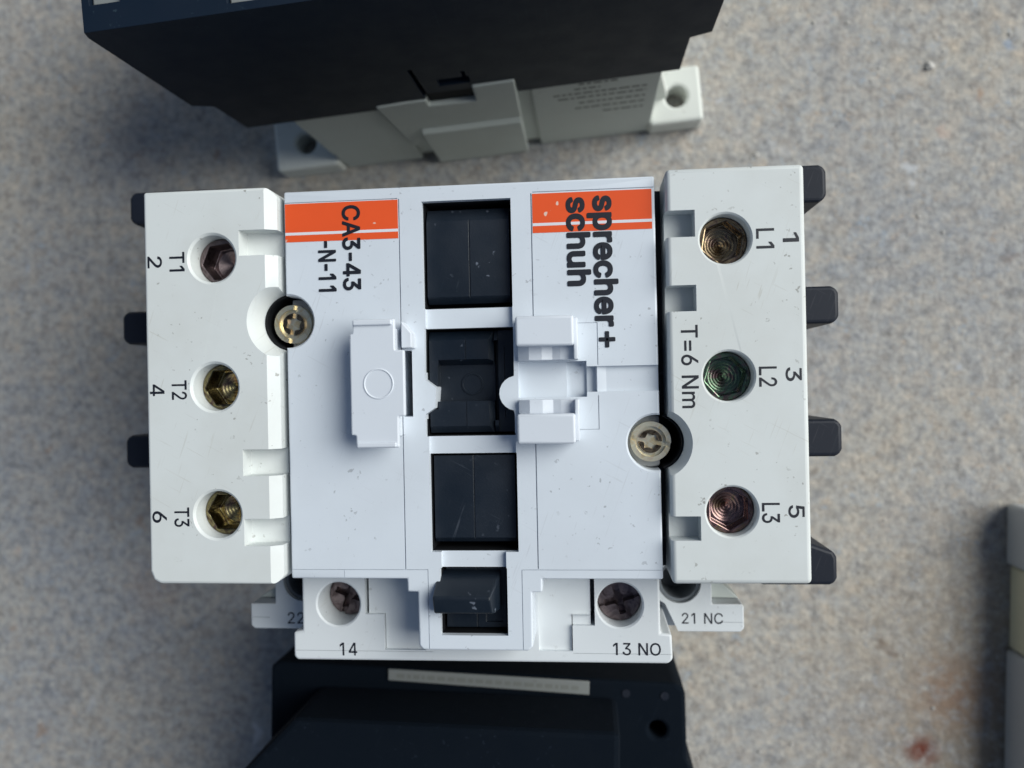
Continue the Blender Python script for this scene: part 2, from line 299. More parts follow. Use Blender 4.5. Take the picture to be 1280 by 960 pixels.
# outlines of the letters used in the markings: advance width, then closed bezier loops (handle, point, handle) in 1/1000 em
GLYPHS = {'C':(510,[[[293,-7,267,-7,223,-7],[184,4,150,25,116,46],[89,76,70,115,50,154],[40,201,40,254,40,308],[50,354,70,393,89,432],[116,462,150,484,184,505],[223,516,267,516,293,516],[317,512,340,504,363,497],[384,486,402,471,420,457],[436,439,448,418,460,398],[468,374,473,348,451,348],[430,348,408,348,404,366],[398,381,389,395,381,408],[370,419,357,428,345,438],[331,444,315,449,300,454],[284,456,267,456,236,456],[208,448,184,432,159,417],[139,394,125,364,111,334],[103,297,103,254,103,211],[111,175,125,145,140,115],[159,92,184,76,209,61],[236,53,267,53,284,53],[300,55,315,60,331,65],[345,71,357,81,370,90],[381,101,389,114,398,128],[404,143,408,160,430,160],[451,160,473,160,469,135],[460,111,448,91,436,70],[421,52,402,38,384,23],[363,12,341,5,318,-3]]]),'A':(480,[[[39,0,16,0,78,170],[140,339,201,509,226,509],[251,509,276,509,338,339],[401,170,463,0,440,0],[418,0,395,0,359,101],[323,202,287,302,281,321],[273,344,264,372,255,400],[245,435,232,478,236,478],[241,478,245,478,233,435],[222,399,213,371,204,343],[196,320,191,302,155,202],[120,101,85,0,62,0]],[[197,142,110,142,110,161],[110,180,110,199,197,199],[283,199,370,199,370,180],[370,161,370,142,283,142]]]),'3':(453,[[[252,-7,218,-7,187,-7],[158,-1,133,10,107,21],[86,37,70,57,54,78],[46,103,44,132,66,132],[87,132,109,132,111,114],[117,99,126,87,136,75],[149,65,165,59,181,53],[199,50,219,50,239,50],[258,53,275,61,292,68],[305,79,315,93,324,107],[329,124,329,145,329,163],[325,181,316,196,307,212],[293,224,275,234,256,243],[231,248,201,248,186,248],[172,248,157,248,157,265],[157,282,157,299,200,349],[244,399,288,448,288,450],[288,451,288,452,215,452],[142,452,70,452,70,471],[70,490,70,509,171,509],[272,509,372,509,372,493],[372,477,372,461,319,400],[265,339,211,278,211,282],[211,285,211,289,249,293],[281,288,308,276,335,263],[356,246,371,222,386,199],[393,173,393,145,393,115],[385,89,370,66,355,43],[335,25,309,12,282,0]]]),'-':(453,[[[263,244,337,244,337,226],[337,207,337,188,263,188],[188,188,114,188,114,207],[114,226,114,244,188,244]]]),'4':(453,[[[164,105,40,105,40,123],[40,141,40,158,109,275],[178,392,247,509,268,509],[289,509,311,509,243,394],[176,280,109,166,109,165],[109,164,109,163,210,163],[312,163,413,163,413,144],[413,125,413,105,289,105]],[[302,0,282,0,282,40],[282,81,282,121,282,130],[282,138,282,146,282,203],[282,260,282,318,302,318],[322,318,343,318,343,212],[343,106,343,0,322,0]]]),'1':(453,[[[181,0,76,0,76,18],[76,36,76,55,181,55],[286,55,391,55,391,36],[391,18,391,0,286,0]],[[250,509,276,509,276,339],[276,170,276,0,255,0],[234,0,212,0,212,149],[212,299,212,448,211,448],[210,448,209,448,168,418],[127,388,86,358,86,381],[86,404,86,427,123,454],[161,481,198,509,224,509]]]),'N':(523,[[[82,0,60,0,60,170],[60,339,60,509,85,509],[111,509,136,509,205,400],[274,291,343,183,349,174],[355,164,363,151,370,138],[379,123,388,107,396,90],[405,73,414,55,411,55],[408,54,405,54,403,72],[401,90,401,108,400,126],[399,142,399,157,399,172],[399,185,399,195,399,300],[399,404,399,509,420,509],[442,509,463,509,463,339],[463,170,463,0,438,0],[412,0,387,0,325,97],[264,193,202,290,194,303],[186,316,177,331,169,345],[159,362,148,381,137,400],[123,424,108,452,111,453],[115,453,119,454,120,428],[121,405,122,384,123,362],[124,344,124,328,125,312],[125,300,125,291,125,194],[125,97,125,0,103,0]]]),'T':(449,[[[85,452,32,452,32,471],[32,490,32,509,160,509],[288,509,417,509,417,490],[417,471,417,452,363,452],[310,452,257,452,257,301],[257,151,257,0,235,0],[214,0,193,0,193,151],[193,301,193,452,139,452]]]),'L':(393,[[[160,0,60,0,60,170],[60,339,60,509,82,509],[103,509,125,509,125,358],[125,208,125,57,203,57],[282,57,361,57,361,38],[361,19,361,0,261,0]]]),'m':(610,[[[73,0,53,0,53,126],[53,253,53,379,72,379],[92,379,112,379,112,351],[112,323,112,295,111,295],[109,295,108,295,113,316],[121,332,132,346,144,359],[157,369,172,376,187,383],[203,386,219,386,247,386],[270,378,287,361,305,344],[316,322,321,295,318,295],[315,295,312,295,317,313],[325,329,337,343,349,357],[364,367,381,375,398,382],[416,386,437,386,459,386],[479,381,497,372,515,362],[530,348,541,328,551,309],[557,285,557,255,557,170],[557,85,557,0,536,0],[516,0,496,0,496,85],[496,169,496,254,496,281],[488,301,473,313,457,325],[439,330,419,330,402,330],[387,327,374,320,362,313],[352,303,345,290,339,278],[335,263,335,247,335,165],[335,82,335,0,315,0],[295,0,274,0,274,87],[274,173,274,260,274,281],[267,298,253,311,239,324],[221,330,199,330,185,330],[171,327,158,320,144,313],[134,303,126,289,118,276],[114,258,114,238,114,159],[114,79,114,0,93,0]]]),'O':(533,[[[311,-7,267,-7,223,-7],[184,4,150,25,116,46],[90,76,70,115,50,154],[40,201,40,254,40,308],[50,354,70,393,90,432],[116,462,150,484,184,505],[223,516,267,516,311,516],[350,505,384,484,418,462],[444,432,464,393,483,354],[493,308,493,254,493,201],[483,154,464,115,444,76],[418,46,384,25,350,4]],[[236,53,267,53,297,53],[325,61,349,76,374,91],[394,114,408,144,423,174],[430,211,430,254,430,298],[423,335,408,365,394,395],[374,417,349,433,325,448],[297,456,267,456,236,456],[209,448,184,433,159,417],[140,394,125,364,111,334],[103,297,103,254,103,211],[111,174,125,144,140,114],[159,92,184,76,209,61]]]),'s':(365,[[[211,-8,182,-8,156,-8],[133,-4,112,3,92,11],[75,23,62,38,49,53],[40,72,36,94,55,98],[74,102,94,107,99,86],[109,70,124,60,139,50],[158,45,181,45,208,45],[229,51,244,62,260,74],[268,87,268,103,268,116],[263,127,254,136,245,144],[231,151,212,155,191,160],[170,165,149,170,115,178],[89,191,72,208,55,225],[47,247,47,274,47,296],[53,315,65,332,77,348],[94,361,115,370,136,380],[160,384,187,384,213,384],[235,380,254,372,272,365],[287,353,299,339,310,325],[319,309,324,290,305,286],[287,281,268,277,263,292],[255,304,243,316,230,327],[212,333,187,333,165,333],[146,327,131,317,116,306],[109,293,109,277,109,263],[114,252,124,243,134,235],[150,228,172,223,191,218],[210,214,229,209,264,201],[290,188,306,171,323,154],[331,133,331,107,331,84],[325,64,312,47,300,30],[282,16,260,6,237,-3]]]),'p':(424,[[[73,-143,53,-143,53,31],[53,205,53,379,72,379],[92,379,112,379,112,359],[112,339,112,319,114,319],[116,319,118,319,123,327],[129,336,137,346,145,356],[157,365,171,373,186,381],[205,384,229,384,261,384],[289,376,313,361,337,345],[356,322,370,293,383,263],[390,229,390,189,390,149],[383,114,370,84,356,55],[337,32,313,16,289,0],[261,-8,229,-8,206,-8],[187,-4,173,4,158,12],[146,21,138,31,130,42],[123,51,118,59,117,59],[115,59,114,59,114,-8],[114,-76,114,-143,93,-143]],[[197,47,220,47,244,47],[263,53,279,66,295,78],[308,95,316,117,324,138],[328,162,328,189,328,216],[324,240,316,261,308,282],[296,299,280,311,264,324],[244,330,220,330,197,330],[177,324,161,312,145,300],[133,284,125,263,117,242],[113,217,113,189,113,161],[117,136,125,115,133,94],[146,77,162,65,178,53]]]),'r':(259,[[[73,0,53,0,53,126],[53,253,53,379,72,379],[92,379,112,379,112,360],[112,340,112,321,113,321],[114,321,115,321,122,340],[135,355,152,367,170,379],[190,385,213,385,218,385],[223,385,229,384,235,384],[240,384,243,384,243,363],[243,343,243,322,242,323],[237,323,230,324,223,325],[215,326,207,326,189,326],[173,322,159,315,145,307],[134,297,126,284,118,270],[114,255,114,237,114,158],[114,79,114,0,93,0]]]),'e':(404,[[[238,-8,212,-8,175,-8],[143,0,117,16,90,33],[70,56,56,85,41,114],[34,148,34,187,34,226],[41,260,55,290,69,319],[89,343,115,359,141,376],[171,384,205,384,226,384],[246,381,266,374,285,367],[303,356,319,341,335,326],[348,306,357,282,366,258],[371,228,371,194,371,186],[371,178,371,169,272,169],[174,169,75,169,75,187],[75,204,75,221,163,221],[250,221,338,221,329,215],[319,208,310,202,310,227],[306,249,298,269,290,288],[278,303,263,314,247,325],[228,330,205,330,182,330],[163,325,146,313,130,302],[118,288,109,270,100,251],[96,232,96,211,96,200],[96,189,96,178,96,150],[101,126,110,106,120,87],[134,72,151,61,168,51],[189,46,212,46,228,46],[241,48,254,53,266,57],[277,64,285,73,294,82],[301,93,306,105,325,101],[345,96,365,91,359,71],[349,54,335,39,321,24],[303,13,283,4,262,-4]]]),'c':(396,[[[226,-8,207,-8,173,-8],[143,0,117,16,91,33],[71,56,56,85,41,114],[34,149,34,187,34,227],[41,262,56,291,71,321],[91,343,117,360,143,376],[173,384,207,384,226,384],[243,382,260,377,276,372],[292,365,305,356,319,347],[330,335,340,322,350,309],[357,294,362,277,342,272],[322,267,303,262,300,272],[296,281,290,289,285,297],[278,305,270,311,262,317],[253,322,242,325,232,328],[220,330,207,330,182,330],[161,323,145,310,129,297],[116,280,108,258,100,237],[96,213,96,187,96,162],[100,139,108,117,116,96],[129,79,145,66,161,53],[182,46,207,46,220,46],[232,48,243,52,253,55],[263,60,271,66,279,72],[286,80,292,89,297,97],[301,107,304,117,324,112],[343,107,363,102,358,85],[351,70,341,56,332,43],[320,31,306,21,293,12],[277,4,261,-1,244,-6]]]),'h':(410,[[[114,249,114,227,114,151],[114,76,114,0,93,0],[73,0,53,0,53,170],[53,339,53,509,73,509],[93,509,114,509,114,435],[114,361,114,287,110,287],[106,287,102,287,114,322],[131,347,152,362,174,377],[199,384,227,384,253,384],[276,379,295,369,315,358],[330,342,341,321,352,299],[357,273,357,240,357,160],[357,80,357,0,337,0],[316,0,296,0,296,78],[296,157,296,235,296,265],[288,288,273,304,258,321],[237,329,210,329,192,329],[175,325,161,317,146,309],[135,298,126,283,118,267]]]),'u':(410,[[[211,-5,182,-5,157,-5],[134,0,115,11,95,21],[80,37,69,59,58,80],[53,107,53,139,53,219],[53,299,53,379,73,379],[93,379,114,379,114,301],[114,222,114,144,114,114],[121,91,137,75,152,58],[173,50,200,50,218,50],[235,54,249,62,264,70],[275,81,283,97,292,112],[296,131,296,153,296,228],[296,304,296,379,316,379],[337,379,357,379,357,253],[357,126,357,0,337,0],[318,0,298,0,298,31],[298,61,298,92,301,92],[304,92,307,92,295,57],[279,32,257,17,235,2]]]),'+':(453,[[[217,34,198,34,198,144],[198,254,198,364,217,364],[236,364,255,364,255,254],[255,144,255,34,236,34]],[[171,172,61,172,61,190],[61,208,61,226,171,226],[281,226,391,226,391,208],[391,190,391,172,281,172]]]),'=':(453,[[[175,245,72,245,72,264],[72,282,72,301,175,301],[278,301,381,301,381,282],[381,264,381,245,278,245]],[[175,97,72,97,72,116],[72,135,72,153,175,153],[278,153,381,153,381,135],[381,116,381,97,278,97]]]),'2':(453,[[[172,0,64,0,64,16],[64,32,64,47,121,108],[177,168,234,229,254,249],[270,267,282,282,295,298],[304,313,311,327,317,341],[320,356,320,371,320,390],[316,405,308,419,299,432],[288,442,273,449,259,456],[242,460,224,460,204,460],[187,456,172,447,158,439],[147,428,139,413,131,399],[127,382,127,362,107,362],[86,362,66,362,66,392],[72,419,86,442,100,465],[119,483,143,496,167,509],[194,516,225,516,255,516],[282,509,306,497,329,484],[348,467,361,445,374,424],[381,399,381,372,381,354],[378,335,371,318,364,300],[353,280,336,259,319,237],[296,211,267,180,229,140],[191,100,153,60,153,59],[153,58,153,57,231,57],[310,57,389,57,389,38],[389,19,389,0,281,0]]]),'5':(453,[[[254,-7,221,-7,191,-7],[164,-1,140,11,116,23],[97,39,83,60,69,81],[61,104,60,130,81,130],[101,130,122,130,124,115],[129,101,138,89,147,77],[159,67,173,60,188,53],[204,50,221,50,242,50],[260,55,276,64,292,74],[305,87,314,104,323,121],[328,141,328,162,328,184],[323,204,314,221,304,238],[291,252,275,262,258,272],[239,277,218,277,201,277],[184,274,167,268,151,263],[138,255,128,246,108,248],[88,250,67,253,77,338],[86,423,96,509,186,509],[276,509,366,509,366,490],[366,471,366,452,294,452],[222,452,151,452,145,402],[139,352,134,301,135,301],[135,301,136,301,147,311],[161,319,178,325,194,331],[211,334,229,334,253,334],[274,329,294,321,313,313],[331,301,345,285,359,270],[371,252,379,231,387,210],[391,188,391,163,391,130],[384,101,369,76,354,50],[334,30,309,15,283,1]]]),'6':(453,[[[258,-7,226,-7,195,-7],[167,0,142,15,118,29],[98,49,84,74,71,100],[64,129,64,162,64,186],[69,212,80,239,91,266],[110,300,137,340,176,396],[214,453,252,509,276,509],[299,509,322,509,265,426],[208,344,151,261,149,261],[147,261,145,261,150,271],[157,280,165,288,174,296],[184,302,196,307,207,312],[221,314,235,314,266,314],[293,308,316,295,339,282],[357,263,370,240,382,216],[389,189,389,157,389,125],[382,97,368,73,354,48],[334,28,310,14,286,0]],[[207,48,226,48,246,48],[264,53,279,63,294,72],[306,85,314,101,323,118],[327,136,327,157,327,178],[323,197,314,213,306,230],[294,242,279,251,264,261],[246,265,226,265,207,265],[189,261,174,252,159,243],[147,230,138,214,129,198],[125,179,125,158,125,137],[129,118,138,102,147,85],[159,72,174,63,189,53]]])}

def _loop(pts): return [[x, y, x, y, x, y] for x, y in pts]
GLYPHS['1'] = (453, [_loop([(276, 509), (276, 0), (209, 0), (209, 440), (86, 350), (86, 424), (198, 509)])])
GLYPHS['4'] = (453, [_loop([(282, 0), (282, 105), (40, 105), (40, 158), (257, 509), (343, 509), (343, 163), (413, 163), (413, 105), (343, 105), (343, 0)][::-1]),
                     _loop([(282, 163), (109, 163), (282, 440)][::-1])])
GLYPHS['A'] = (480, [_loop([(16, 0), (201, 509), (276, 509), (463, 0), (395, 0), (345, 142), (135, 142), (85, 0)]), _loop([(155, 199), (325, 199), (240, 450)])])
GLYPHS['N'] = (523, [_loop([(60, 0), (60, 509), (136, 509), (399, 100), (399, 509), (463, 509), (463, 0), (387, 0), (125, 405), (125, 0)])])

GLYPHS['-'] = (350, [[[v - 50 if i % 2 == 0 else v for i, v in enumerate(q)] for q in lp] for lp in GLYPHS['-'][1]])

def lettering(name, s, x0, x1, y0, y1, z, mtl, parent, turned=False, bold=0.0, spacing=1.0):
    """text fitted to the rectangle; turned = reads downwards, letter tops towards +x"""
    cu = bpy.data.curves.new('t', 'CURVE'); cu.dimensions = '2D'; cu.fill_mode = 'BOTH'; cu.extrude = 0.012
    K = 10.0; pen = 0.0; outlines = []
    for ch in s:
        if ch == ' ': pen += 0.21; continue
        adv, loops = GLYPHS[ch]
        for lp in loops:
            pts = []
            for q, r in zip(lp, lp[1:] + lp[:1]):
                p0, p1, p2, p3 = Vector(q[2:4]), Vector(q[4:6]), Vector(r[0:2]), Vector(r[2:4])
                straight = (p1 - p0).cross(p3 - p0) if False else abs((p1 - p0).x * (p3 - p0).y - (p1 - p0).y * (p3 - p0).x) + abs((p2 - p0).x * (p3 - p0).y - (p2 - p0).y * (p3 - p0).x) < 60
                n = 1 if straight else 5
                for i in range(n):
                    t = i / n
                    c = p0 * (1 - t) ** 3 + 3 * p1 * t * (1 - t) ** 2 + 3 * p2 * t * t * (1 - t) + p3 * t ** 3
                    if not pts or (c - pts[-1]).length > 2.5: pts.append(c)
            if (pts[0] - pts[-1]).length < 2.5: pts.pop()
            out = pts; outlines.append([(K * (pen + c.x / 1000), K * c.y / 1000) for c in pts])
            sp = cu.splines.new('POLY'); sp.points.add(len(out) - 1); sp.use_cyclic_u = True
            for p, c in zip(sp.points, out): p.co = (K * (pen + c.x / 1000), K * c.y / 1000, 0, 1)
        pen += adv / 1000 * spacing
    o = bpy.data.objects.new('t', cu); COL.objects.link(o)
    dg = bpy.context.evaluated_depsgraph_get()
    me = bpy.data.meshes.new_from_object(o.evaluated_get(dg)); bpy.data.objects.remove(o); bpy.data.curves.remove(cu)
    if bold:                                           # heavier weight: a narrow ribbon of ink along every outline
        bm = bmesh.new(); bm.from_mesh(me); h = bold * K; j = 0
        for ol in outlines:
            for i in range(len(ol)):
                p, q = Vector(ol[i - 1]), Vector(ol[i]); d = (q - p).normalized() * h; n = Vector((-d.y, d.x)); zz = 0.006 - 0.0006 * (j % 9); j += 1
                oc = [(q.x + h * math.cos(t * math.pi / 5), q.y + h * math.sin(t * math.pi / 5), zz - 0.0003) for t in range(10)]
                bm.faces.new([bm.verts.new(v) for v in oc])
                bm.faces.new([bm.verts.new((v.x, v.y, zz)) for v in (p + n, p - n, q - n, q + n)])
        bm.to_mesh(me); bm.free()
    xs = [v.co.x for v in me.vertices]; ys = [v.co.y for v in me.vertices]
    ax, bx, ay, by = min(xs), max(xs), min(ys), max(ys)
    for v in me.vertices:
        a = (v.co.x - ax) / (bx - ax); b = (v.co.y - ay) / (by - ay); zz = z + v.co.z
        v.co = (x0 + b * (x1 - x0), y1 - a * (y1 - y0), zz) if turned else (x0 + a * (x1 - x0), y0 + b * (y1 - y0), zz)
    me.transform(Matrix.Scale(S, 4)); me.materials.clear(); me.materials.append(mtl); me.name = name
    r = bpy.data.objects.new(name, me); COL.objects.link(r); r.parent = parent
    return r

def dashes(name, rows, z, mtl, parent):
    """rows of illegibly small print: (x0, x1, y, height)"""
    bm = bmesh.new()
    for x0, x1, y, h in rows:
        x = x0
        while x < x1:
            L = random.uniform(0.5, 1.9); box(x, min(x + L, x1), y, y + h * random.uniform(0.7, 1), z, z + 0.02, bm); x += L + random.uniform(0.3, 0.6)
    o = raw(name, bm, mtl, parent); o['kind'] = 'stuff'
    return o

# ---------------------------------------------------------------- ground
bm = bmesh.new(); bmesh.ops.create_grid(bm, x_segments=4, y_segments=4, size=1500)
g = raw('concrete_floor', bm, M['concrete']); g['kind'] = 'structure'

# ================================================================ the white contactor
T = 93.0                       # height of the centre panel
TC = 95.0                      # height of the terminal covers
main = thing('contactor', 'white contactor with orange brand stripes facing up in the middle of the concrete', 'contactor', (-20.4, 0.7, 0), R(1.15))

# hidden lower body and foot
solid('base_plate', box(-50, 50, -42, 40, 0, 12), M['lug'], main, bevel=0.8)
solid('lower_body', box(-54, 54.3, -33, 32.3, 12, 84), M['black'], main,
      cuts=[cyl(-30.3, 10.5, 70, 90, 4.6), cyl(31.2, -10.9, 70, 90, 4.6)], bevel=0.4)

# centre housing
outline = [(-30.6, 32.6), (31.8, 32.6), (31.95, -33.2), (12.2, -33.2), (12.2, -35.4), (10.5, -35.4), (10.5, -44.4), (9.8, -45.1),
           (-8.0, -45.1), (-8.7, -44.4), (-8.7, -35.4), (-10.5, -35.4), (-10.5, -33.2), (-30.5, -33.2)]
win2 = [(-6.7, 8.7), (8.2, 8.7), (8.2, 0.6)] + [(8.6 + 2.9 * math.cos(a), -2.4 + 2.9 * math.sin(a)) for a in [R(x) for x in range(100, 261, 16)]] + \
       [(8.2, -5.9), (8.2, -9.4), (-6.8, -9.4), (-6.8, -5.7), (-5.2, -4.6), (-4.9, -1.2), (-6.8, 0.2)]
cuts = [box(-6.8, 8.2, 12.0, 30.0, 60, 99), prism(win2, 60, 99), box(-6.3, 8.4, -28.7, -12.3, 60, 99), box(-4.9, 6.4, -42.6, -31.4, 60, 99),
        box(-6.5, 8.15, 8.0, 12.6, 91.9, 99), box(-6.3, 8.3, -13.0, -9.0, 91.9, 99), box(-4.6, 6.3, -32.0, -28.0, 91.9, 99),
        cyl(-30.3, 10.5, 60, 99, 4.45), cyl(31.2, -10.9, 60, 99, 4.55),
        cyl(-30.3, 10.5, 92.6, 93.6, 4.45, 5.2), cyl(31.2, -10.9, 92.6, 93.6, 4.55, 5.3),
        box(-10.5, -8.9, -6.0, 5.1, 60, 99),
        # seams
        box(-10.78, -10.6, -31.6, 30.6, 92.6, 99), box(11.5, 11.68, 8, 30.6, 92.6, 99), box(11.5, 11.68, -31.5, -8, 92.6, 99),
        box(-31.5, -10.9, 30.62, 30.76, 92.7, 99), box(11.8, 32.5, 30.72, 30.86, 92.7, 99),
        box(-31.5, -6.9, -31.72, -31.6, 92.75, 99), box(8.9, 32.5, -31.72, -31.6, 92.75, 99),
        box(-6.98, -6.86, -45.5, -31.6, 92.8, 99), box(8.8, 8.92, -45.5, -31.6, 92.8, 99),
        box(-21.3, -21.2, -33.5, -31.6, 92.85, 99),
        # channel to the right edge
        box(8.9, 17.0, -3.2, 2.7, 91.2, 99), box(16.9, 20.2, -3.2, 2.7, 90.5, 99), prism_y([(20.0, 91.2), (21.7, 91.2), (21.9, 92.5), (23.4, 92.1), (33, 92.1), (33, 99), (20.0, 99)], -2.4, 1.8),
        box(22.0, 22.12, 2.0, 9.0, 92.75, 99), box(18.4, 22.1, 8.9, 9.0, 92.75, 99), box(22.0, 22.12, -8.6, -3.0, 92.75, 99), box(18.4, 22.1, -8.6, -8.5, 92.75, 99)]
solid('centre_housing', prism(outline, 85.05, T), M['white'], main, cuts=cuts, bevel=0.1, pre=0.35)
# a floor inside the wells round the fixing screws
# printed stickers
def stickers(x0, x1):
    st = solid('sticker', box(x0, x1, 24.0, 30.5, T + 0.005, T + 0.05), M['orange'], main, bevel=0)
    st['label'] = 'orange printed stripe'
    raw('stripe', box(x0, x1, 25.15, 25.62, T + 0.04, T + 0.065), M['print_white'], st)
    return st
stickers(-30.4, -10.85); stickers(11.8, 31.3)
ZP = T + 0.095
lettering('lettering', 'CA3-43', -20.5, -17.3, 15.5, 29.9, ZP, M['ink'], main, True, 0.021)
lettering('lettering', '-N-11', -24.7, -21.6, 15.4, 24.0, ZP, M['ink'], main, True, 0.021)
lettering('lettering', 'sprecher', 20.7, 25.7, 8.2, 29.8, ZP, M['ink'], main, True, 0.031, 1.0)
lettering('lettering', '+', 22.3, 25.0, 4.8, 7.5, ZP, M['ink'], main, True, 0.021)
lettering('lettering', 'schuh', 17.3, 21.3, 15.0, 29.7, ZP, M['ink'], main, True, 0.031, 1.0)

# black plungers in the windows
def block(name, x0, x1, y0, y1, z0, z1, extra=None, cuts=(), bevel=0.35):
    bm = box(x0, x1, y0, y1, z0, z1)
    return solid(name, bm, M['black'], main, cuts=list(cuts), bevel=bevel)
xm = 0.9
block('plunger', -6.4, 7.7, 12.9, 29.0, 78, 91.3, cuts=[box(xm - 0.06, xm + 0.06, 10, 32, 91.15, 93), prism_x([(26.7, 91.4), (29.2, 90.0), (29.2, 92)], -8, 9), prism_x([(14.2, 91.4), (12.7, 90.2), (12.7, 92)], -8, 9)])
block('plunger', -5.9, 7.9, -27.4, -12.7, 78, 91.2, cuts=[box(xm - 0.06, xm + 0.06, -30, -10, 91.05, 93), prism_x([(-26.5, 91.3), (-27.6, 90.4), (-27.6, 92)], -8, 9)])
p2 = solid('plunger', box(-6.4, 7.9, -8.9, 8.3, 78, 90.9), M['black'], main, bevel=0.3,
           cuts=[box(-5.0, 4.6, -3.6, 2.6, 88.4, 92), prism_x([(2.55, 88.5), (3.6, 91.2), (2.0, 91.2)], -4.9, 4.5), box(4.6, 5.3, -6.9, 6.6, 87.6, 92), box(5.3, 9, -9.2, 8.6, 90.0, 92), box(6.3, 6.45, -6.5, 5.5, 89.7, 92), prism_y([(3.4, 91.2), (4.7, 90.0), (4.7, 92)], -9.2, 8.6),
                 box(-0.2, -0.1, -9.2, -3.5, 90.75, 92), box(-0.2, -0.1, 2.6, 9, 90.75, 92),
                 prism_x([(6.6, 91), (8.5, 89.9), (8.5, 92)], -8, 9), prism_x([(-7.6, 91), (-9.1, 90.2), (-9.1, 92)], -8, 9), cyl(8.6, -2.4, 80, 95, 3.1), box(-8, -5.0, -4.9, -1.0, 80, 95)])
rg = cyl(0.6, -0.7, 88.3, 88.6, 1.9, n=32)
solid('embossed_ring', rg, M['black'], p2, cuts=[cyl(0.6, -0.7, 88.45, 90, 1.6, n=32)], bevel=0.04, seg=1)
for x, y, l in ((3.6, 5.2, 4.0), (4.4, 3.8, 3.0), (5.0, -5.6, 3.0), (2.2, -6.3, 2.0)): pass
# slider knob in the small window
k = solid('slider', box(-4.4, 5.9, -42.1, -31.9, 78, 90.0), M['black'], main, bevel=0.3, cuts=[box(xm - 0.06, xm + 0.06, -43, -31, 89.85, 93), box(2.4, 5.2, -41.2, -38.0, 89.6, 93)])
solid('grip', prism_x([(-32.2, 89.8), (-32.8, 91.6), (-35.4, 96.2), (-35.9, 96.2), (-38.3, 95.2), (-38.5, 94.6), (-38.5, 89.8)], -5.6, 5.0), M['black'], k, bevel=0.25,
      cuts=[prism_y([(3.7, 97), (5.1, 91.5), (6.4, 97)], -40, -31)])
solid('window_backing', box(-7.2, 8.8, -43.5, 30.8, 76, 84.5), M['dark'], main, bevel=0)

for x0, x1, y0, y1, gap in ((-6.8, 8.2, 12.0, 30.0, 0), (-6.8, 8.2, -9.4, 8.7, 1), (-6.3, 8.4, -28.7, -12.3, 0), (-4.9, 6.4, -42.6, -31.4, 0)):  # added dark frames that paint shade onto the inner window walls
    solid('window_shade_frame', box(x0 - 0.3, x1 + 0.3, y0 - 0.3, y1 + 0.3, 84.6, 91.7), M['dark'], main, bevel=0,
          cuts=[box(x0 + 0.12, x1 - 0.1, y0 + 0.12, y1 - 0.12, 80, 95)] + ([box(-9, 9.5, -6.5, 1.4, 80, 95)] if gap else []))
# raised latch on the left of the windows
lp = [(-17.2, 10.1), (-9.9, 10.1), (-9.9, 5.0), (-8.4, 5.0), (-8.4, -5.7), (-9.5, -5.7), (-9.5, -10.8), (-16.9, -10.8), (-16.9, -8.7), (-17.7, -8.7), (-17.7, 7.8), (-17.2, 7.8)]
lp = [(x - 0.7 if x > -12 else x - 0.4, y) for x, y in lp]
lt = solid('latch', prism(lp, 97.0, 98.0), M['clip'], main, bevel=0.25,
           cuts=[])
solid('latch_ridge', box(-17.4, -11.0, 9.1, 10.0, 97.8, 98.5), M['clip'], lt, bevel=0.2)
solid('latch_ridge', box(-17.1, -10.6, -10.7, -9.9, 97.8, 98.4), M['clip'], lt, bevel=0.2)
solid('embossed_ring', cyl(-13.4, -0.4, 97.9, 98.12, 2.5, n=40), M['clip'], lt, cuts=[cyl(-13.4, -0.4, 97.97, 99, 2.25, n=40)], bevel=0.06, seg=1)
solid('latch_leg', prism([(-16.0, 8.6), (-10.7, 8.6), (-10.7, -9.2), (-16.0, -9.2)], T + 0.01, 97.1), M['clip'], lt, bevel=0.2)
solid('latch_foot', prism([(-9.9, 9.8), (-8.2, 7.8), (-8.2, 5.4), (-9.9, 5.4)], T + 0.01, 96.4), M['clip'], lt, bevel=0.15)

# pair of guide blocks on the right
def guide(flip):
    f = -1 if flip else 1
    cy = -0.3
    Y = lambda a: cy + f * a
    def bx(x0, x1, a, b, z0, z1): return box(x0, x1, min(Y(a), Y(b)), max(Y(a), Y(b)), z0, z1)
    gb = solid('guide_block', bx(9.0, 18.3, 5.4, 10.2, T + 0.01, 98.2), M['clip'], main, bevel=0.45, seg=4)
    prof = [(9.0, 94.2), (10.9, 95.3), (13.0, 95.35), (14.7, 94.9), (16.0, 95.2), (18.9, 95.2), (18.9, T + 0.012), (9.0, T + 0.012)]
    solid('guide_step', prism_y(prof, min(Y(3.2), Y(5.5)), max(Y(3.2), Y(5.5))), M['clip'], gb, bevel=0.12)
    solid('guide_cheek', bx(18.2, 18.9, 3.2, 9.9, T + 0.011, 96.8), M['clip'], gb, bevel=0.15)
guide(False); guide(True)

